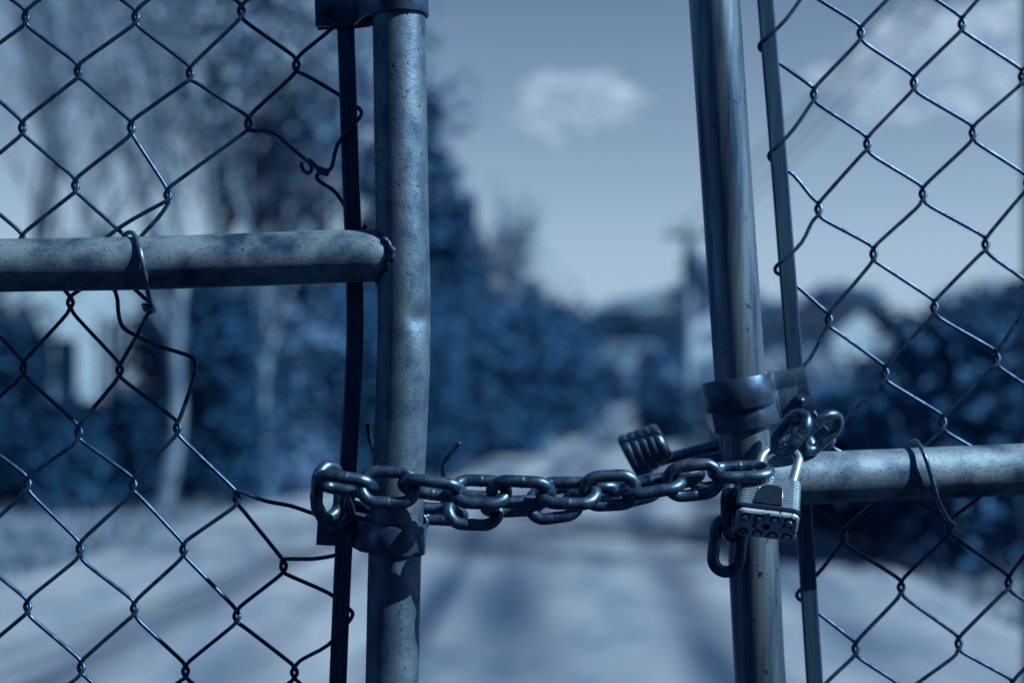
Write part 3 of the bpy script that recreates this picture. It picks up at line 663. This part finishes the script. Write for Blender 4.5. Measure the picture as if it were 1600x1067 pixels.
# ------------------------------------------------------------------ bent tie wire behind the left post
tw = empty('loose_wire', tuple(P(650, 780, .03)), label='bent loose wire standing up behind the chain beside the left post', cat='wire')
MB().tube([P(x, y, Y) for x, y, Y in [(574, 661, .034), (577, 680, .036), (584, 706, .040), (600, 745, .044), (640, 790, .046), (680, 800, .040), (692, 785, .030), (693, 760, .024), (693, 736, .022), (695, 722, .022), (704, 708, .020), (713, 699, .019), (718, 691, .018)]], 2.1e-3, seg=10, sub=5).build('wire', M['wire'], tw)
shift_children(tw)

# ------------------------------------------------------------------ latch with coiled loops
la = empty('gate_latch', tuple(P(1060, 710, .08)), label='dark latch rod with tight coil of loops sticking out left of the right post', cat='latch')
Yc = .150
MB().tube([P(1020, 722, Yc), P(1060, 712, Yc), P(1110, 699, .115), (P(1150, 690, .098))], 10.5*PX, seg=16, sub=4).build('rod', M['bar'], la)
ax = Vector((math.cos(R(28)), -.15, math.sin(R(28)))).normalized(); u = Vector((-math.sin(R(38)), -.1, math.cos(R(38)))).normalized(); w = ax.cross(u).normalized(); u = w.cross(ax).normalized()
c0 = P(1008, 703, Yc)
for i, s_ in enumerate((-25, -11, 3, 17, 29)):
    pts = []
    for q in range(20):
        a = 2*math.pi*q/20; pts.append(c0+ax*(s_*PX)+u*(math.cos(a)*(33-2*i)*PX)+w*(math.sin(a)*29*PX)+ax*(math.sin(a)*2*PX))
    MB().tube(pts, 10.5*PX, seg=14, sub=2, closed=True).build('coil_loop', M['link'], la)
shift_children(la)

# ------------------------------------------------------------------ padlock
pl = empty('padlock', tuple(P(1199, 792, -.031)), label='laminated steel padlock with dark arched plate hanging at the right post', cat='padlock')
pl.rotation_euler = (Matrix.Rotation(R(6.5), 4, 'Y') @ Matrix.Rotation(R(-8), 4, 'Z') @ Matrix.Rotation(R(-46), 4, 'X')).to_euler()
Wl, Hl, Tl = 95*PX, 75*PX, 58*PX
def rrect(w, h, r, n=5):
    o = []
    for cx, cy, a0 in ((w/2-r, h/2-r, 0), (-w/2+r, h/2-r, 90), (-w/2+r, -h/2+r, 180), (w/2-r, -h/2+r, 270)):
        for q in np.linspace(a0, a0+90, n): o.append((cx+r*math.cos(R(q)), cy+r*math.sin(R(q))))
    return o
NP = 12; hp = (Hl-.004)/NP
mb = MB()
for i in range(NP):
    z0 = -Hl/2+.004+i*hp; sc = 1-.002*random.random(); 
    lay = [(.965, z0), (.965, z0+.0003), (sc, z0+.00055), (sc, z0+hp-.0006), (.965, z0+hp-.0003)]
    if i == NP-1: lay = [(.965, z0), (.965, z0+.0003), (sc, z0+.0006), (sc, z0+hp*.6), (.93, z0+hp)]
    V = []; n = 0
    for s_, z in lay:
        pr = rrect(Wl*s_ if s_ > .99 else Wl-.0012*(1 if s_ > .95 else 3), (Tl if s_ > .99 else Tl-.0012*(1 if s_ > .95 else 3)), .006); n = len(pr); V += [(a, b_, z) for a, b_ in pr]
    f = [(j*n+q, j*n+(q+1) % n, (j+1)*n+(q+1) % n, (j+1)*n+q) for j in range(len(lay)-1) for q in range(n)]
    f += [tuple(range(n)), tuple((len(lay)-1)*n+q for q in range(n))]
    mb.add(V, f, False)
mb.build('laminated_body', M['lock'], pl)
mb = MB(); lay = [(Wl*.93, Tl*.90, -Hl/2-.0008), (Wl*.985, Tl*.97, -Hl/2+.0006), (Wl*.985, Tl*.97, -Hl/2+.0026), (Wl*.96, Tl*.94, -Hl/2+.0040)]; V = []
for a, b_, z in lay: pr = rrect(a, b_, .0055); n = len(pr); V += [(p, q, z) for p, q in pr]
f = [(j*n+q, j*n+(q+1) % n, (j+1)*n+(q+1) % n, (j+1)*n+q) for j in range(3) for q in range(n)]+[tuple(range(n)), tuple(3*n+q for q in range(n))]
mb.add(V, f, False); bp = mb.build('base_plate', M['lockbottom'], pl)
for x in (-.34, -.12, .12, .34):
    for y in (-.28, .30):
        c = (x*Wl, y*Tl)
        MB().tube([(c[0], c[1], -Hl/2-.0006), (c[0], c[1], -Hl/2-.00105)], .0040, seg=16, spline=False).build('rivet_ring', M['black'], bp)  # flat black disc round the rivet head, for contrast
        MB().tube([(c[0], c[1], -Hl/2-.0009), (c[0], c[1], -Hl/2-.0024), (c[0], c[1], -Hl/2-.0032)], [.0027, .0025, .0012], seg=14, sub=1, spline=False).build('rivet', M['lockbottom'], bp)
MB().tube([(0, .0005, -Hl/2-.0007), (0, .0005, -Hl/2-.0011)], .0032, seg=14).build('keyway', M['black'], bp)
# dark bumper strip and arched plate on the front
mb = MB(); V = []
for (g, z) in ((.0009, -Hl/2+.0038), (.0012, -Hl/2+.0044), (.0012, -Hl/2+.0068), (.0009, -Hl/2+.0074)): pr = rrect(Wl+g*1.2, Tl+g*1.2, .0062); n = len(pr); V += [(p, q, z) for p, q in pr]
mb.add(V, [(j*n+q, j*n+(q+1) % n, (j+1)*n+(q+1) % n, (j+1)*n+q) for j in range(3) for q in range(n)]+[tuple(range(n)), tuple(3*n+q for q in range(n))], False); mb.build('bumper_strip', M['rubber'], pl)
arch = [(-.0122, -.0110), (-.0098, -.002), (-.0078, .0052), (-.0045, .0082), (.001, .0092), (.0060, .0086), (.0090, .0070), (.0096, .004), (.0098, -.0110)]
mb = MB(); mb.prism(arch, -Tl/2-.0012, -Tl/2+.001, 'y'); mb.build('arched_plate', M['black'], pl)
mb = MB(); mb.tube([(a*1.04, -Tl/2-.0008, b_*1.03+.0002) for a, b_ in arch[1:]], .0004, seg=6, spline=False); mb.build('plate_rim', M['lock'], pl)
sh = []
ww = 29*PX; hh = 62*PX
for z in (-.3, .2, .6, 1.0): sh.append((-ww, 0, Hl/2+hh*(z if z > 0 else -.1)))
for q in np.linspace(180, 0, 12)[1:-1]: sh.append((ww*math.cos(R(q)), 0, Hl/2+hh+ww*math.sin(R(q))))
for z in (1.0, .6, .2, -.3): sh.append((ww, 0, Hl/2+hh*(z if z > 0 else -.1)))
sh = [(x+.16*(z-Hl/2)+.002, y, z) for x, y, z in sh]
MB().tube(sh, 7.6*PX, seg=20, sub=4).build('shackle', M['shackle'], pl)
